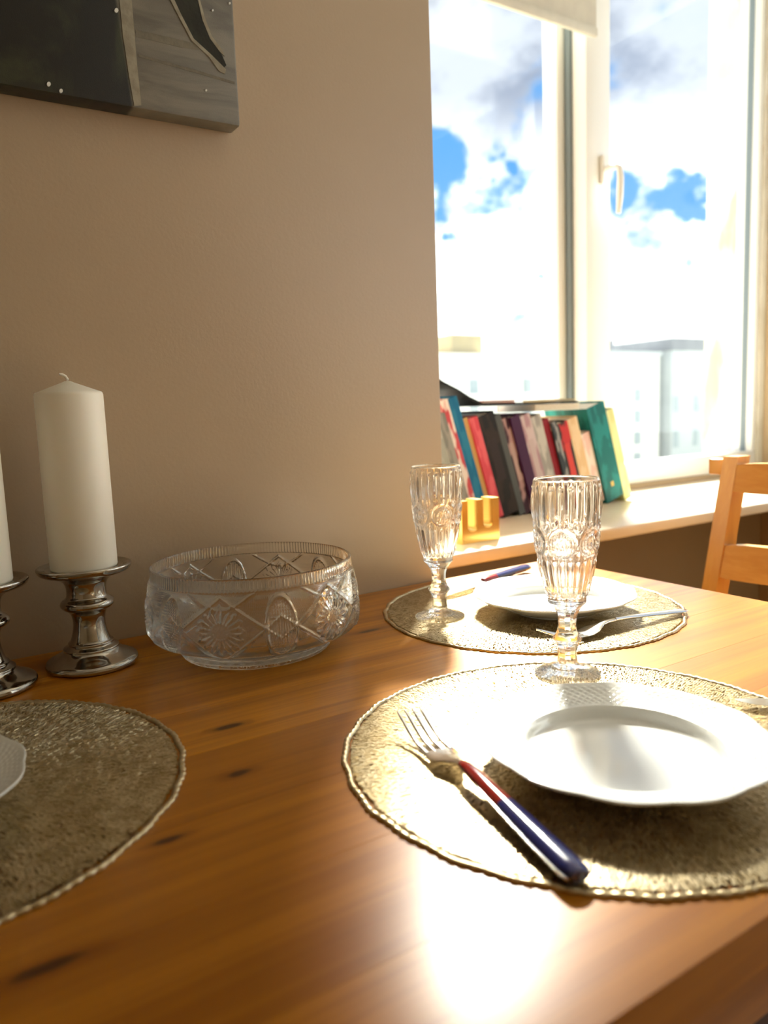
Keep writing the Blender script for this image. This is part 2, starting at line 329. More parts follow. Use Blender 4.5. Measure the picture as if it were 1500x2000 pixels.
house('apartment_building', 'grey-green apartment wing with a dark grey roof beside the corner pier', far(1290, 690, yb_).x+.8, far(1480, 690, yb_).x, yb_-1.2, yb_+12, far(1320, 686, yb_).z, M_facade2,
      [far(1306, 770, yb_).x, far(1345, 770, yb_).x], [far(1306, 790, yb_).z-4.6*k for k in range(2)], 1.0, 2.2, M_roof, 1.6)

# ------------------------------------------------------------------ painting on the wall
pc = thing('canvas_painting', 'dark unframed canvas painting with a pale vertical stripe and black pointed leaf', 'painting', (0, YW, 0))
PYF = .906-YW; a = on_y(470, 247, .906); pxr, pzb = a.x, a.z
mp = M('painted_canvas', (.02, .02, .015), .45); _t, _b = nt(mp); _v = objc(_t)
sx = _t.node('ShaderNodeSeparateXYZ'); _t.l.new(_v, sx.inputs[0])
nz = _t.noise(_t.mapping(_v, (1, 1, .6)), 14, 6, .6, .6)
edge = _t.math('ADD', sx.outputs[0], _t.math('MULTIPLY', _t.math('ADD', sx.outputs[2], -pzb), .085))
lft = _t.smooth(edge, on_y(262, 205, .906).x-.004, on_y(262, 205, .906).x+.001)
darkc = _t.mix(_t.smooth(nz, .42, .68), (.0065, .0065, .004), (.035, .040, .016)); greyc = _t.mix(_t.smooth(_t.noise(_t.mapping(_v, (2, 1, 9), rot=(0, .35, 0)), 4, 5, .6, .8), .32, .68), (.11, .098, .07), (.20, .18, .135))
_t.l.new(_t.mix(lft, darkc, greyc), _b.inputs['Base Color']); bump(_t, _b, _t.noise(_v, 900, 2), .25, .0006)
boxes('canvas', [(pxr-.72, pxr, PYF, -.001, pzb, pzb+.92)], mp, pc, .003)
M_pale = mottled('pale_paint', (.36, .33, .25), (.26, .235, .175), 60, .5, .4, 300, .0008); M_black = mottled('black_paint', (.008, .009, .006), (.02, .022, .014), 40, .35, .4, 200, .0008)
def stroke(name, pts, mat, lift=.0006):
    P = [on_y(x, y, .906) for x, y in pts]; return extrude_poly(name, [(q.x, q.z) for q in P], PYF-lift, PYF+.0004, mat, pc)
stroke('stripe_stroke', [(228, -60), (252, -60), (257, 0), (262, 60), (268, 130), (276, 206), (262, 207), (252, 150), (240, 70), (233, 0)], M_pale)
stroke('leaf_stroke', [(318, -60), (372, -60), (385, 0), (397, 40), (412, 75), (432, 105), (442, 128), (436, 134), (412, 108), (378, 78), (352, 30), (338, 0)], M_black)
stroke('leaf_outline', [(312, -60), (320, -60), (340, 0), (354, 30), (378, 76), (413, 108), (441, 136), (439, 145), (428, 140), (408, 112), (374, 80), (348, 32), (332, 0)], M_pale, .0010)
stroke('leaf_outline', [(372, -60), (378, -60), (390, 0), (400, 36), (414, 72), (434, 98), (438, 110), (430, 103), (410, 76), (395, 40), (386, 0)], M_pale, .0010)
M_midp = mottled('grey_paint', (.21, .19, .14), (.15, .135, .10), 50, .5, .4, 300, .0008)
stroke('brush_stroke', [(264, 58), (300, 66), (360, 80), (392, 88), (388, 98), (350, 92), (300, 80), (266, 72)], M_midp, .0004)
stroke('brush_stroke', [(270, 106), (330, 122), (400, 142), (458, 160), (458, 165), (398, 147), (330, 128), (270, 111)], M_midp, .0004)
for (x, y, r) in ((227, 21, 4), (95, 165, 4), (119, 178, 3.5), (415, 21, 2), (448, 7, 2), (402, 177, 2)):
    stroke('paint_speck', [(x+r*math.cos(k*PI/4), y+r*1.2*math.sin(k*PI/4)) for k in range(8)], M_china, .0012)

# ------------------------------------------------------------------ dining table
TX0, TX1, TY0, TY1 = -.252, .928, .200, .934
tb = thing('dining_table', 'orange-brown stained pine dining table standing against the beige wall', 'table', (0, 0, 0))
yy = [TY0, .286, .379, .468, .565, .655, .748, .842, TY1]
for i in range(8):
    o = boxes('plank', [(TX0, TX1, yy[i]+.00002, yy[i+1]-.00002, TZ-.028, TZ)], M_table, tb, .0002, 1)
for (lx, ly) in ((TX0+.03, TY0+.004), (TX1-.09, TY0+.004), (TX0+.03, TY1-.064), (TX1-.09, TY1-.064)): boxes('leg', [(lx, lx+.06, ly, ly+.06, 0, TZ-.0285)], M_chair, tb, .004)
boxes('apron', [(TX0+.092, TX1-.092, TY0+.04, TY0+.062, TZ-.12, TZ-.0285)], M_table, tb, .002); boxes('apron', [(TX0+.092, TX1-.092, TY1-.062, TY1-.04, TZ-.12, TZ-.0285)], M_table, tb, .002)
boxes('apron', [(TX0+.04, TX0+.062, TY0+.092, TY1-.092, TZ-.12, TZ-.0285)], M_table, tb, .002); boxes('apron', [(TX1-.062, TX1-.04, TY0+.092, TY1-.092, TZ-.12, TZ-.0285)], M_table, tb, .002)

# ------------------------------------------------------------------ chair at the far end of the table
ch = thing('dining_chair', 'light orange pine dining chair with slatted back at the window end of the table', 'chair', (1.15, .64, 0))
def chair_post(y):
    bm = bmesh.new(); secs = []
    for z, x in ((0, 1.235), (.30, 1.205), (.45, 1.205), (.655, 1.243), (.80, 1.278), (.897, 1.302)):
        hw, hy = .019, .0145
        secs.append([(x-hw-1.15, y-hy-.64, z), (x+hw-1.15, y-hy-.64, z), (x+hw-1.15, y+hy-.64, z), (x-hw-1.15, y+hy-.64, z)])
    sweep_bm(bm, secs); bmesh.ops.bevel(bm, geom=[e for e in bm.edges if len(e.link_faces) == 2 and e.calc_face_angle() > .8], offset=.003, segments=2, affect='EDGES')
    link('leg', bm_mesh(bm, 'leg', 40), M_chair, ch)
CY0, CY1 = .465, .829
chair_post(CY1); chair_post(CY0)
def rail(name, z0, z1, x0, x1, over=0.0):
    bm = bmesh.new(); secs = []; ya_, yb__ = CY1-.0150, CY0+.0150
    for k in range(13):
        s = k/12; y = ya_+(yb__-ya_)*s; bow = .022*math.sin(PI*s); h = .5*(z1-z0); zc = .5*(z0+z1); th = .0095
        rr = h*(1-.10*(abs(2*s-1)**8))
        secs.append([(x0+bow-th-1.15, y-.64, zc-rr), (x0+bow+th-1.15, y-.64, zc-rr), (x1+bow+th-1.15, y-.64, zc+rr), (x1+bow-th-1.15, y-.64, zc+rr)])
    sweep_bm(bm, secs); bmesh.ops.bevel(bm, geom=[e for e in bm.edges if len(e.link_faces) == 2 and e.calc_face_angle() > .6], offset=.005, segments=2, affect='EDGES')
    return link(name, bm_mesh(bm, name, 40), M_rail, ch)
rail('top_rail', .832, .886, 1.278, 1.290); rail('back_rail', .679, .742, 1.242, 1.257); rail('back_rail', .545, .60, 1.215, 1.225)
boxes('rail_end', [(1.296-.010-1.15, 1.296+.010-1.15, CY1+.0150-.64, CY1+.047-.64, .862, .892)], M_rail, ch, .003)
boxes('seat', [(.862-1.15, 1.183-1.15, CY0-.01-.64, CY1+.01-.64, .43, .45)], M_rail, ch, .006)
for y in (CY0, CY1): boxes('leg', [(.875-1.15, .905-1.15, y-.015-.64, y+.015-.64, 0, .4295)], M_chair, ch, .003)
for y in (CY0, CY1): boxes('side_rail', [(.906-1.15, 1.184-1.15, y-.010-.64, y+.010-.64, .375, .4295)], M_rail, ch, .003)

# ------------------------------------------------------------------ placemats: open net of strands with a beaded edge
MATR, MATT = .190, .0022
def mat_net():
    rr = np.arange(.004, MATR-.003, .0036); V = []; F = []; prev = None; r_ = np.random.default_rng(3)
    def strand(a, b, wd):
        d = (b-a); L = np.hypot(d[0], d[1])
        if L < 1e-6: return
        t = np.array([-d[1], d[0]])/L*wd/2; e = d/L*.0006; n0 = len(V); zt = MATT*(.75+.25*r_.random())
        for q, w_, z in ((a-e, 1.25, .0001), (a-e, .55, zt), (b+e, 1.25, .0001), (b+e, .55, zt)):
            V.append((q[0]+t[0]*w_, q[1]+t[1]*w_, z)); V.append((q[0]-t[0]*w_, q[1]-t[1]*w_, z))
        F.extend([(n0+2, n0+3, n0+7, n0+6), (n0, n0+2, n0+6, n0+4), (n0+3, n0+1, n0+5, n0+7)])
    for i, r in enumerate(rr):
        n = max(6, int(2*PI*r/.0022)); th = (np.arange(n)+.5*(i % 2)+r_.uniform(-.3, .3, n))*2*PI/n; rj = r+r_.uniform(-.0011, .0011, n)
        cur = (th, np.stack([rj*np.cos(th), rj*np.sin(th)], -1))
        if prev is not None:
            pth, pp = prev; m = len(pth)
            for k in range(n):
                f = (th[k]/(2*PI))*m; j = int(np.floor(f)) % m; wd = .0012+.0006*r_.random()
                u = r_.random()
                strand(pp[j], cur[1][k], wd)
                if u < .62: strand(pp[(j+1) % m], cur[1][k], wd*.9)
                if u > .85: strand(cur[1][k-1], cur[1][k], wd*.8)
        prev = cur
    me = bpy.data.meshes.new('net'); me.from_pydata(V, [], F); me.update(); shade(me, 30); return me
def mat_edge():
    bm = bmesh.new(); n = 300; r_ = random.Random(5); pts = []
    R = []; Z = []
    prof = [(-.0034, .0002), (-.0030, .0018), (-.0012, .0026), (.0006, .0024), (.0015, .0012), (.0012, .0002)]
    m = 720; th = np.arange(m)*2*PI/m; sc = .0011*np.abs(np.sin(th*75)) + .0007*np.sin(th*31+1) + .0005*np.sin(th*13)
    bead = .5+.5*np.abs(np.sin(th*75))
    for dr, z in prof: R.append(MATR-.001+dr*(.75+.25*bead)+sc); Z.append(z*(.55+.55*bead))
    bm.free(); return grid_mesh('edge_band', np.array(R), np.array(Z), smooth=60)
net_me, edge_me = mat_net(), mat_edge(); net_me.materials.append(M_mat); edge_me.materials.append(M_mat)
MATS = [((.4303, .3917), 'champagne openwork round placemat lying under the plate beside the red and blue fork'), ((.6786, .7179), 'champagne openwork round placemat under the plate at the window end of the table'),
        ((-.0165, .6134), 'champagne openwork round placemat in front of the silver candle holders')]
for k, ((x, y), lab) in enumerate(MATS):
    t = thing('placemat', lab, 'placemat', (x, y, TZ+.0001), k*1.1, 'round placemats'); n_ = link('net', net_me, None, t); n_['kind'] = 'stuff'; link('edge_band', edge_me, None, t)

# ------------------------------------------------------------------ plates
def plate_meshes():
    n = 540; th = np.arange(n)*2*PI/n
    lobe = .0012*np.abs(np.cos(th*6))**.6 + .0006*np.cos(th*12)       # scalloped outline
    def row(r, z, k, relief=0.0):
        R = (r + lobe*k)*.978; Z = np.full(n, z) + relief; return R, Z
    R = []; Z = []
    for r, z in interp([(.045, .0002), (.052, .0002), (.054, .003), (.068, .0068), (.085, .0145), (.099, .0208), (.1025, .0228)], 5): a, b = row(r, z, max(0, (r-.06)/.04)); R.append(a); Z.append(b)
    for r, z in ((.1032, .0236), (.1032, .0244), (.1024, .0248)): a, b = row(r, z, 1.0); R.append(a); Z.append(b)
    nr = 46
    for i in range(nr):
        s = i/(nr-1); r = .1018-s*(.1018-.0725); z = .0247-s*.0086 - .0008*math.sin(PI*s)
        env = np.clip(np.minimum((s-.05)*9, (.93-s)*9), 0, 1); fac = .55+.45*np.clip(np.cos(th*6)*2.5+1.4, 0, 1)
        A = 42*th+r*470; B = 42*th-r*470; rel = .0010*env*fac*(np.minimum(np.abs(np.sin(A)), np.abs(np.sin(B)))**.6-.6)
        a, b = row(r, z, max(0, 1-s*1.6), rel); R.append(a); Z.append(b)
    rim = grid_mesh('rim', np.array(R[:]), np.array(Z[:]), smooth=180)
    W = interp([(.0725, .0161), (.0705, .0135), (.0680, .0085), (.0640, .0062), (.0580, .0056), (.030, .0050), (.004, .0050)], 6)
    Rw = np.array([[r*.978]*160 for r, z in W]); Zw = np.array([[z]*160 for r, z in W])
    return rim, grid_mesh('well', Rw, Zw, None, .0050, 180)
rim_me, well_me = plate_meshes(); rim_me.materials.append(M_china); well_me.materials.append(M_china)
PLATES = [((.4195, .3515), 0.2, 'white china plate with basketweave rim beside the red and blue fork'), ((.691, .688), .5, 'white china plate at the window end of the table behind the flutes'),
          ((-.0425, .589), .1, 'white china plate on the placemat in front of the candle holders')]
for (x, y), rz, lab in PLATES:
    t = thing('plate', lab, 'plate', (x, y, TZ+.0001+MATT), rz, 'white china plates'); link('rim', rim_me, None, t); link('well', well_me, None, t)

# ------------------------------------------------------------------ champagne flutes in pressed glass
def flute_meshes():
    n = 240; th = np.arange(n)*2*PI/n
    outer = [(.0300, .0000), (.0310, .0010), (.0305, .0024), (.0250, .0048), (.0185, .0068), (.0158, .0078), (.0140, .0090), (.0100, .0112), (.0090, .0150), (.0087, .0200), (.0092, .0262), (.0112, .0315), (.0136, .0352), (.0136, .0368), (.0110, .0400),
             (.0088, .0450), (.0083, .0510), (.0092, .0590), (.0122, .0655), (.0158, .0698), (.0180, .0722), (.0186, .0770), (.0204, .0840), (.0226, .0930), (.0248, .1020), (.0266, .1120), (.0279, .1230), (.0291, .1360), (.0301, .1480), (.0307, .1600), (.0310, .1720), (.0310, .1830), (.0307, .1895)]
    pr = interp(outer, 7); R = []; Z = []
    def gs(d, s): return np.exp(-(d/s)**2)
    def wrap(a): return (a+PI) % (2*PI)-PI
    for r, z in pr:
        d = np.zeros(n)
        if z < .009 and r > .015: d = d + .00035*np.cos(36*th)*min(1, (r-.015)/.006)*(1 if z > .0005 else 0)
        if .010 < z < .068:
            e = min(1, (z-.010)/.003, (.068-z)/.004); kn = 1-gs(z-.036, .006)
            ph = ((th % (PI/4))-PI/8); d = d + e*kn*r*(math.cos(PI/8)/np.cos(ph)*1.04-1)
        if .078 < z < .116:
            e = min(1, (z-.078)/.006, (.116-z)/.003); d = d + e*.0022*(np.abs(np.cos(12*th))-.5)
        # beads above the lower flutes
        for k in range(24): d = d + .0009*gs(wrap(th-k*PI/12)*r, .0013)*gs(z-.1175, .0014) if abs(z-.1175) < .005 else d
        # six medallions
        if .115 < z < .149:
            for k in range(6):
                u = wrap(th-k*PI/3)*r; v = z-.1325; q = np.hypot(u, v); ang = np.arctan2(v, u)
                d = d + .0021*gs(q-.0118, .0009) + .0016*gs(q-.0095, .0007) + np.where(q < .0085, .0014*np.cos(16*ang)*gs(q-.0055, .0025)+.0010*gs(q, .0016), 0)
                for dv, du in ((.012, .5), (.0145, .44), (.0145, .56), (-.0120, .5)):
                    u2 = wrap(th-(k+du)*PI/3)*r; d = d + .0020*gs(np.hypot(u2, v-dv), .0014)
        # upper band of long beads
        if .146 < z < .186:
            e = math.sin(PI*np.clip((z-.151)/(.031), 0, 1))**.6 if .151 < z < .182 else 0
            d = d + e*.0023*np.maximum(0, np.cos(22*th))
            for k in range(22):
                u = wrap(th-k*2*PI/22)*r
                for zc in (.1495, .1835): d = d + .0014*gs(np.hypot(u, z-zc), .0014)
        R.append(r+d); Z.append(np.full(n, z))
    ib = next(i for i, (r, z) in enumerate(pr) if z >= .0078); ic = next(i for i, (r, z) in enumerate(pr) if z >= .0722)
    inner = interp([(.0307, .1895), (.0300, .1905), (.0292, .1897), (.0290, .1720), (.0288, .1600), (.0281, .1480), (.0270, .1360), (.0258, .1230), (.0245, .1120), (.0226, .1020), (.0202, .0930), (.0172, .0850), (.0120, .0795), (.004, .0780)], 4)
    Ri = np.array([[r]*n for r, z in inner]); Zi = np.array([[z]*n for r, z in inner])
    R, Z = np.array(R), np.array(Z)
    foot = grid_mesh('foot', R[:ib+1], Z[:ib+1], .0030)
    stem = grid_mesh('stem', R[ib:ic+1], Z[ib:ic+1])
    bowl = grid_mesh('glass_bowl', np.vstack([R[ic:], Ri[1:]]), np.vstack([Z[ic:], Zi[1:]]), None, .0778)
    for m_ in (foot, stem, bowl): m_.materials.append(M_glass)
    return foot, stem, bowl
FL = flute_meshes()
for (x, y), rz, lab in (((.5605, .756), .12, 'embossed clear glass champagne flute beside the crystal bowl in front of the books'), ((.529, .509), .62, 'embossed clear glass champagne flute standing between the two white plates')):
    t = thing('champagne_flute', lab, 'glass', (x, y, TZ+.0001+MATT), rz, 'champagne flutes')
    for nm, me in zip(('foot', 'stem', 'glass_bowl'), FL): link(nm, me, None, t)

# ------------------------------------------------------------------ cut crystal bowl
def crystal():
    n = 1080; th = np.arange(n)*2*PI/n; NS = 6; W = 2*PI*.1175/NS
    prof = interp([(.0800, 0), (.0825, .0012), (.0828, .0050), (.0800, .0090), (.0870, .0125), (.1020, .0185), (.1135, .0245), (.1172, .0310), (.1185, .0420), (.1185, .0540), (.1172, .0680), (.1150, .0800), (.1132, .0880), (.1118, .0900), (.1114, .0960), (.1112, .1015)], 9)
    R = []; Z = []
    def gs(d, s): return np.exp(-(d/s)**2)
    u = ((th*.1175) % W)-W/2                                   # position inside one sector, star at its centre
    ub = np.where(u > 0, u-W/2, u+W/2)                         # distance from the sector boundary
    for r, z in prof:
        d = np.zeros(n); v = z-.0515
        if z < .010: d = d + .0016*np.abs(np.sin(20*th))*abs(math.sin(z*320))
        if .020 < z < .089:
            e = min(1, (z-.020)/.004, (.089-z)/.003)
            tri = np.abs(u)/(W/2)                              # 0 at star, 1 at boundary
            g = gs(v-.033*(1-1.35*tri), .0016) + gs(v+.033*(1-1.35*tri), .0016)
            arc = gs(v-(.034-.013*np.cos(u/W*2*PI)), .0013)
            d = d-.0034*np.minimum(1, g+arc*.8)
            q = np.hypot(u, v); a = np.arctan2(v, u); mx = .0245
            star = np.where(q < mx, (.0036*np.abs(((a*10/PI) % 1)-.5)*2-.0018)*np.clip((mx-q)/.006, 0, 1)*np.clip((q-.006)/.003, 0, 1), 0)
            star = star-np.where(np.abs(q-.0085) < .003, .0014*gs(q-.0085, .0009), 0) + np.where(q < .0075, .0006*np.cos(q*2600)*np.cos(8*a), 0)
            star = star-.0026*gs(q-mx*(.70+.30*np.abs(2*((a*8/PI) % 1)-1)), .0011)
            d = d+star
            ov = (ub/.0155)**2+(v/.031)**2                     # pointed ovals on the sector boundaries
            d = d-.0032*gs(np.sqrt(ov)-1, .085)
            d = d+np.where(ov < .8, .0018*np.sin((ub+v)*1150)*np.sin((ub-v)*1150), 0)
            hatch = np.where((q > mx*1.1) & (ov > 1.15) & (np.abs(v) > .033*np.abs(1-1.35*tri)-.0),   .00035*(np.sin((u+v)*3000)+np.sin((u-v)*3000)), 0)
            d = (d+hatch)*e
        if z > .0885: d = d+.0005*np.cos(180*th)*min(1, (z-.0885)/.002)
        R.append(r+d); Z.append(np.full(n, z))
    R, Z = np.array(R), np.array(Z)
    inn = interp([(.1112, .1015), (.1098, .1026), (.1083, .1018), (.1080, .0960), (.1092, .0800), (.1108, .0600), (.1100, .0420), (.1040, .0290), (.0850, .0200), (.050, .0165), (.01, .0160)], 4)
    Ri = np.array([[r]*n for r, z in inn]); Zi = np.array([[z+.0006*math.cos(0)*0 for _ in range(n)] for r, z in inn])
    ia = next(i for i, (r, z) in enumerate(prof) if z >= .0090); ib = next(i for i, (r, z) in enumerate(prof) if z >= .0890)
    foot = grid_mesh('foot_ring', R[:ia+1], Z[:ia+1], .0035); wall = grid_mesh('cut_body', R[ia:ib+1], Z[ia:ib+1]); rim = grid_mesh('ribbed_rim', np.vstack([R[ib:], Ri[1:4]]), np.vstack([Z[ib:], Zi[1:4]]))
    lin = grid_mesh('inner_wall', Ri[3:], Zi[3:], None, .0159)
    return (('foot_ring', foot), ('cut_body', wall), ('ribbed_rim', rim), ('inner_wall', lin))
cb = thing('crystal_bowl', 'large round cut crystal bowl with star cuts standing by the wall', 'bowl', (.3295, .797, TZ+.0002), .35)
for nm, me in crystal(): me.materials.append(M_crystal); link(nm, me, None, cb)

# ------------------------------------------------------------------ candles on silver holders
hold_me = lathe_mesh('holder_body', [(.0440, 0), (.0475, .0015), (.0480, .0050), (.0455, .0085), (.0370, .0125), (.0315, .0160), (.0290, .0185), (.0285, .0210), (.0255, .0225), (.0235, .0240), (.0232, .0265), (.0208, .0285), (.0178, .0380), (.0165, .0480), (.0172, .0555),
                     (.0200, .0610), (.0255, .0645), (.0280, .0685), (.0262, .0725), (.0220, .0755), (.0205, .0800), (.0207, .0880), (.0235, .0940), (.0300, .0985)], 72, 5, .0005, None, 60)
dish_me = lathe_mesh('dish', [(.0300, .0985), (.0390, .1010), (.0460, .1040), (.0485, .1080), (.0480, .1105), (.0455, .1110), (.0410, .1090), (.0360, .1075), (.010, .1070)], 72, 5, None, .1070, 60)
wax_me = lathe_mesh('wax', [(.0315, .1076), (.0335, .1082), (.0342, .1100), (.0341, .20), (.0340, .2905), (.0335, .2928), (.0325, .2940), (.0200, .2988), (.006, .3042), (.003, .3056)], 72, 1, .1076, .3050, 60)
for m_, mt in ((hold_me, M_silver), (dish_me, M_silver), (wax_me, M_wax)): m_.materials.append(mt)
bm = bmesh.new(); tube_bm(bm, [(0, 0, .303), (.0002, 0, .307), (-.0016, 0, .3105), (-.0048, 0, .3125), (-.0075, 0, .3128)], [.0016, .0016, .0015, .0015, .0012], 8); wick_me = bm_mesh(bm, 'wick', 60); wick_me.materials.append(M_wick)
for (x, y), la, lb in (((.1615, .8565), 'turned silver-glazed candle holder nearer the crystal bowl', 'tall white pillar candle on the silver holder nearer the crystal bowl'), ((.0560, .8440), 'turned silver-glazed candle holder farther from the crystal bowl', 'tall white pillar candle on the silver holder farther from the crystal bowl')):
    t = thing('candle_holder', la, 'candle holder', (x, y, TZ+.0002), 0, 'silver candle holders'); link('body', hold_me, None, t); link('dish', dish_me, None, t)
    c = thing('pillar_candle', lb, 'candle', (x, y, TZ+.0002), 0, 'pillar candles'); link('wax', wax_me, None, c); link('wick', wick_me, None, c)

# ------------------------------------------------------------------ cutlery
def ssec(s, y0, w_, z, tz, n=12): return [(s, y0+w_*math.cos(2*PI*k/n), z+tz*math.sin(2*PI*k/n)) for k in range(n)]
def fork_meshes():                            # along +x: handle end at 0, tips at .23
    def zc(s): return float(np.interp(s, [0, .05, .10, .125, .145, .165, .185, .205, .23], [.0055, .0070, .0100, .0120, .0100, .0050, .0040, .0085, .0170]))
    bm = bmesh.new()
    sweep_bm(bm, [ssec(s, 0, w_, zc(s), t_) for s, w_, t_ in ((.118, .0028, .0022), (.134, .0030, .0024), (.142, .0040, .0018), (.150, .0085, .0013), (.157, .0118, .0011), (.166, .0125, .0010), (.176, .0124, .0010))])
    for k in range(4):
        y0 = -.0098+k*.00653; sweep_bm(bm, [ssec(s, y0, w_, zc(s), .0010, 8) for s, w_ in ((.174, .0026), (.190, .0021), (.205, .0018), (.220, .0015), (.2285, .0010), (.230, .0003))])
    head = bm_mesh(bm, 'fork_head', 50); head.materials.append(M_steel)
    bm = bmesh.new(); sweep_bm(bm, [ssec(s, 0, w_, zc(s), t_, 14) for s, w_, t_ in ((.078, .0071, .0049), (.098, .0064, .0046), (.116, .0058, .0042), (.130, .0046, .0036), (.137, .0032, .0026))])
    bol = bm_mesh(bm, 'bolster', 50); bol.materials.append(M_red)
    bm = bmesh.new(); sweep_bm(bm, [ssec(s, 0, w_, zc(s), t_, 14) for s, w_, t_ in ((0, .0062, .0034), (.002, .0080, .0046), (.010, .0088, .0050), (.040, .0084, .0052), (.0779, .0071, .0049))])
    hd = bm_mesh(bm, 'handle', 50); hd.materials.append(M_blue)
    bm = bmesh.new(); sweep_bm(bm, [[(s, y, zc(s)+z) for y, z in ((-w_, -.0009), (w_, -.0009), (w_, .0009), (-w_, .0009))] for s, w_ in ((.001, .0082), (.010, .0091), (.040, .0087), (.070, .0077), (.098, .0067), (.112, .0055))])
    tang = bm_mesh(bm, 'tang', 50); tang.materials.append(M_steel)
    return (('fork_head', head), ('bolster', bol), ('handle', hd), ('tang', tang))
def slim_fork(meshes):                        # all-steel fork: the same head, one plain slender handle
    def zc(s): return float(np.interp(s, [0, .05, .10, .125, .145], [.0030, .0070, .0108, .0120, .0100]))
    bm = bmesh.new(); sweep_bm(bm, [ssec(s, 0, w_, zc(s), t_, 12) for s, w_, t_ in ((0, .0030, .0010), (.002, .0060, .0016), (.010, .0078, .0018), (.035, .0066, .0019), (.070, .0046, .0020), (.100, .0034, .0022), (.121, .0033, .0026))])
    hd = bm_mesh(bm, 'handle', 50); hd.materials.append(M_steel); return (meshes[0], ('handle', hd))
def knife_meshes():                           # handle end at 0, tip at .235, blade on edge-flat
    bm = bmesh.new(); ss = [(.118, .004, .0016), (.126, .0062, .0012), (.150, .0090, .0010), (.180, .0098, .0009), (.205, .0090, .0008), (.222, .0065, .0007), (.232, .0028, .0005), (.235, .0008, .0003)]
    sweep_bm(bm, [[(s, -.0045, .0052-t_), (s, -.0045+2*w_, .0052-t_*.3), (s, -.0045+2*w_, .0052+t_*.3), (s, -.0045, .0052+t_)] for s, w_, t_ in ss]); bl_ = bm_mesh(bm, 'blade', 50); bl_.materials.append(M_steel)
    bm = bmesh.new(); sweep_bm(bm, [ssec(s, 0, w_, .0058, t_, 14) for s, w_, t_ in ((.090, .0074, .0050), (.104, .0068, .0048), (.114, .0058, .0042), (.120, .0044, .0034))]); bo = bm_mesh(bm, 'bolster', 50); bo.materials.append(M_red)
    bm = bmesh.new(); sweep_bm(bm, [ssec(s, 0, w_, .0058, t_, 14) for s, w_, t_ in ((0, .0062, .0034), (.002, .0080, .0046), (.010, .0090, .0052), (.045, .0086, .0052), (.0899, .0074, .0050))]); hd = bm_mesh(bm, 'handle', 50); hd.materials.append(M_blue)
    return (('blade', bl_), ('bolster', bo), ('handle', hd))
FK, KN = fork_meshes(), knife_meshes(); FS = slim_fork(FK); ZM = TZ+.0001+MATT+.0004
def lay(name, lab, cat, meshes, a, b, group):
    t = thing(name, lab, cat, (a[0], a[1], ZM), math.atan2(b[1]-a[1], b[0]-a[0]), group)
    for nm, me in meshes: link(nm, me, None, t)
lay('fork', 'four-tined steel fork with red and navy handle left of the basketweave plate', 'fork', FK, (.2885, .2695), (.333, .497), 'table forks')
lay('fork', 'slim all-steel fork with plain handle on the placemat at the window end', 'fork', FS, (.800, .573), (.57, .585), 'table forks')
lay('knife', 'steel table knife with red and navy handle behind the window-end plate', 'knife', KN, (.832, .884), (.600, .828), 'table knives')
lay('knife', 'steel table knife with red and navy handle off the side of the basketweave plate', 'knife', KN, (.765, .222), (.577, .363), 'table knives')

# ------------------------------------------------------------------ books on the sill
SZ = .7603; BY = 1.26; TH = math.radians(17.5)
def cover_mat(name, col, col2=None, sc=(1, 1, 1), lo=.5, hi=.55, s=40, rough=.5):
    m = M(name, col, rough, 0., .2); t, b = nt(m); v = objc(t)
    if col2: t.l.new(t.mix(t.smooth(t.noise(t.mapping(v, sc), s, 2), lo, hi), col, col2), b.inputs['Base Color'])
    return m
BOOKS = [  # width along the sill, height of top above table, colour, second colour, label
 (0.021, .250, (.20, .21, .20), (.30, .30, .28), 'slim grey book next to the wall corner'),
 (0.018, .279, (.80, .72, .68), (.55, .08, .10), 'white book with red patches on its spine'),
 (0.027, .282, (.008, .14, .30), (.02, .20, .36), 'bright blue book standing tall among the row'),
 (0.013, .241, (.62, .42, .17), None, 'mustard yellow slim book beside the blue one'),
 (0.023, .240, (.62, .07, .10), (.72, .13, .16), 'pinkish red book with plain spine'),
 (0.049, .242, (.012, .010, .009), (.03, .02, .015), 'thick black book in the sill row'),
 (0.018, .244, (.09, .10, .10), None, 'slim charcoal grey book beside the thick black one'),
 (0.022, .235, (.05, .02, .035), (.45, .28, .28), 'dark book with pale pink lettering blocks'),
 (0.028, .238, (.055, .012, .055), None, 'dark purple book with plain spine'),
 (0.033, .239, (.42, .26, .30), (.60, .50, .52), 'mauve pink book with pale streaks'),
 (0.033, .236, (.34, .33, .31), (.55, .54, .50), 'mottled grey book with light marks'),
 (0.022, .228, (.26, .008, .018), None, 'dark red slim book'),
 (0.017, .222, (.03, .04, .05), (.30, .30, .30), 'slim dark book beside the dark red one'),
 (0.036, .217, (.02, .018, .015), (.55, .03, .03), 'short black book with red patches'),
 (0.036, .226, (.70, .48, .26), (.76, .58, .36), 'tan book with light orange spine'),
 (0.032, .190, (.78, .68, .60), (.74, .50, .44), 'cream book beside the big teal one'),
 (0.065, .250, (.004, .125, .125), (.01, .20, .20), 'thick teal green book near the end of the row'),
 (0.029, .243, (.62, .64, .28), (.68, .70, .36), 'pale lime yellow book ending the row')]
xb_ = 1.119-sum(q[0] for q in BOOKS[:5])-.0025
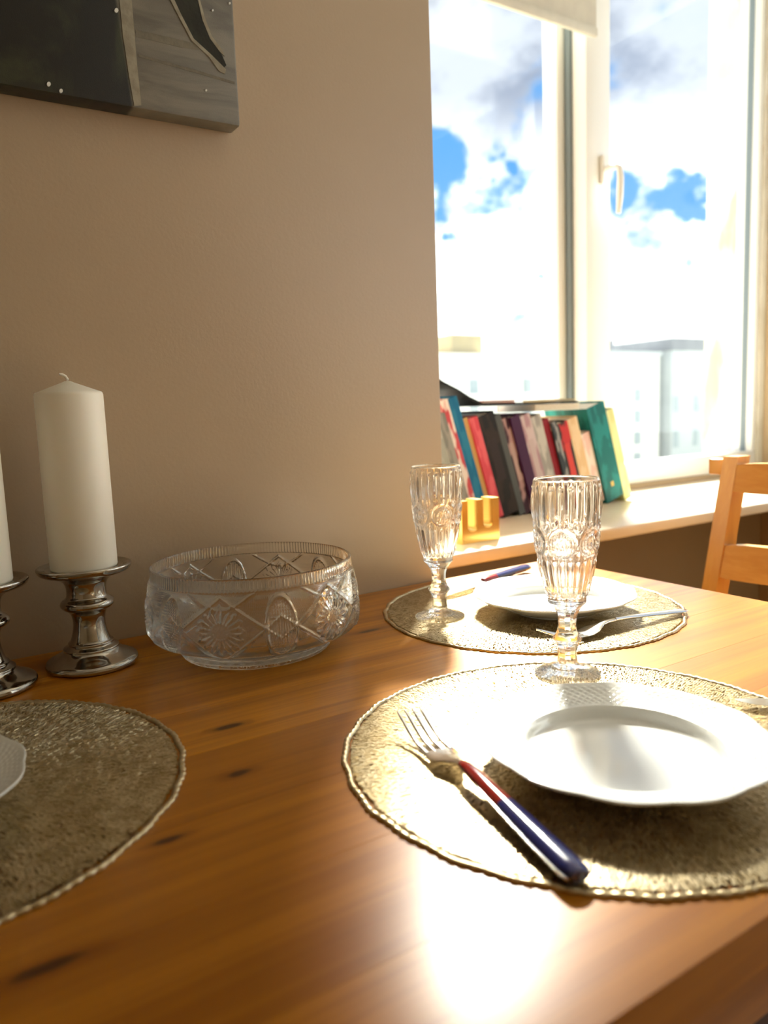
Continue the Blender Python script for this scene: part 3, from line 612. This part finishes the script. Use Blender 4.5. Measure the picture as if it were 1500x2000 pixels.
for i, (bw, zt, c1, c2, lab) in enumerate(BOOKS):
    H = (zt+TZ-SZ)/math.cos(TH); T = bw*math.cos(TH); D = .13+.02*((i*37) % 5)/5; D = min(D, .148)
    t = thing('book', lab+' leaning on the windowsill', 'book', (xb_, BY+.002*((i*13) % 4), SZ), 0, 'books in the sill row'); t.rotation_euler = (0, -TH, 0)
    cm = cover_mat('cover_%02d' % i, c1, c2, (1, 1, .35), .48, .56, 42)
    cv = .0022; bm = bmesh.new(); box_bm(bm, 0, cv, .001, D, 0, H); box_bm(bm, T-cv, T, .001, D, 0, H); box_bm(bm, 0, T, 0, .0028, 0, H)
    bmesh.ops.remove_doubles(bm, verts=bm.verts[:], dist=1e-6)
    link('cover', bm_mesh(bm, 'cover'), cm, t)
    boxes('pages', [(cv+.0001, T-cv-.0001, .0029, D-.004, .004, H-.004)], M_page, t)
    if i in (5, 7, 9, 13, 16): boxes('title_band', [(T*.25, T*.75, -.0004, .0002, H*.35, H*.75)] if i != 16 else [(T*.42, T*.58, -.0004, .0002, H*.14, H*.19)], cover_mat('band_%d' % i, {5: (.03, .02, .02), 7: (.5, .36, .34), 9: (.55, .45, .46), 13: (.62, .05, .04), 16: (.65, .45, .12)}[i]), t)
    xb_ += bw+.0005
# things lying across the tops of the books
def flat_book(name, lab, x0, x1, y0, y1, z0, h, col, rz=0.0, cat='book'):
    t = thing(name, lab, cat, ((x0+x1)/2, (y0+y1)/2, z0), rz, None); w_, d_ = (x1-x0)/2, (y1-y0)/2; c = min(.0015, h*.25)
    boxes('cover', [(-w_, w_, -d_, d_, 0, c), (-w_, w_, -d_, d_, h-c, h), (-w_, w_, d_-.002, d_, c, h-c)], cover_mat(lab[:18].replace(' ', '_'), col), t)
    boxes('pages', [(-w_+.002, w_-.002, -d_+.001, d_-.0025, c+.0001, h-c-.0001)], M_page, t); return t
pts = [(.925, TZ+.336), (.962, TZ+.314), (1.000, TZ+.298), (1.030, TZ+.282), (1.065, TZ+.268), (1.20, TZ+.266), (1.352, TZ+.266)]
up_ = [(x, z+.0045) for x, z in pts]
fo = extrude_poly('folder', pts+up_[::-1], 1.262, 1.40, cover_mat('black_folder', (.012, .012, .011)), None); tag(fo, 'thin black folder bent upward at one end lying across the book tops', 'folder')
flat_book('book', 'white paperback lying flat under the black folder on the row of books', 1.222, 1.366, 1.268, 1.398, TZ+.2505, .0150, (.86, .83, .74))
flat_book('booklet', 'thin coral red booklet lying on the black folder over the books', 1.075, 1.165, 1.27, 1.38, TZ+.2712, .006, (.75, .18, .12), 0, 'booklet')
flat_book('booklet', 'thin mustard booklet lying at the end of the black folder', 1.29, 1.352, 1.27, 1.38, TZ+.2712, .005, (.62, .45, .12), 0, 'booklet')

# gold holder with two rounded slots
gx0, gw, gh = .842, .088, .078; g = []
def slot(xa_, xb2, zb):
    r_ = (xb2-xa_)/2; cx_ = (xa_+xb2)/2; return [(xa_, gh)] + [(cx_-r_*math.cos(k*PI/10), zb+r_-r_*math.sin(k*PI/10)) for k in range(11)] + [(xb2, gh)]
poly = [(0, 0), (0, gh)] + slot(.014, .036, .020) + slot(.050, .072, .024) + [(gw, gh), (gw, 0)]
go = extrude_poly('slotted_holder', [(x, z) for x, z in poly], 0, .032, M_gold, None, 40); go.location = (gx0, 1.062, SZ); tag(go, 'small gold metal holder with two rounded slots on the windowsill', 'holder')
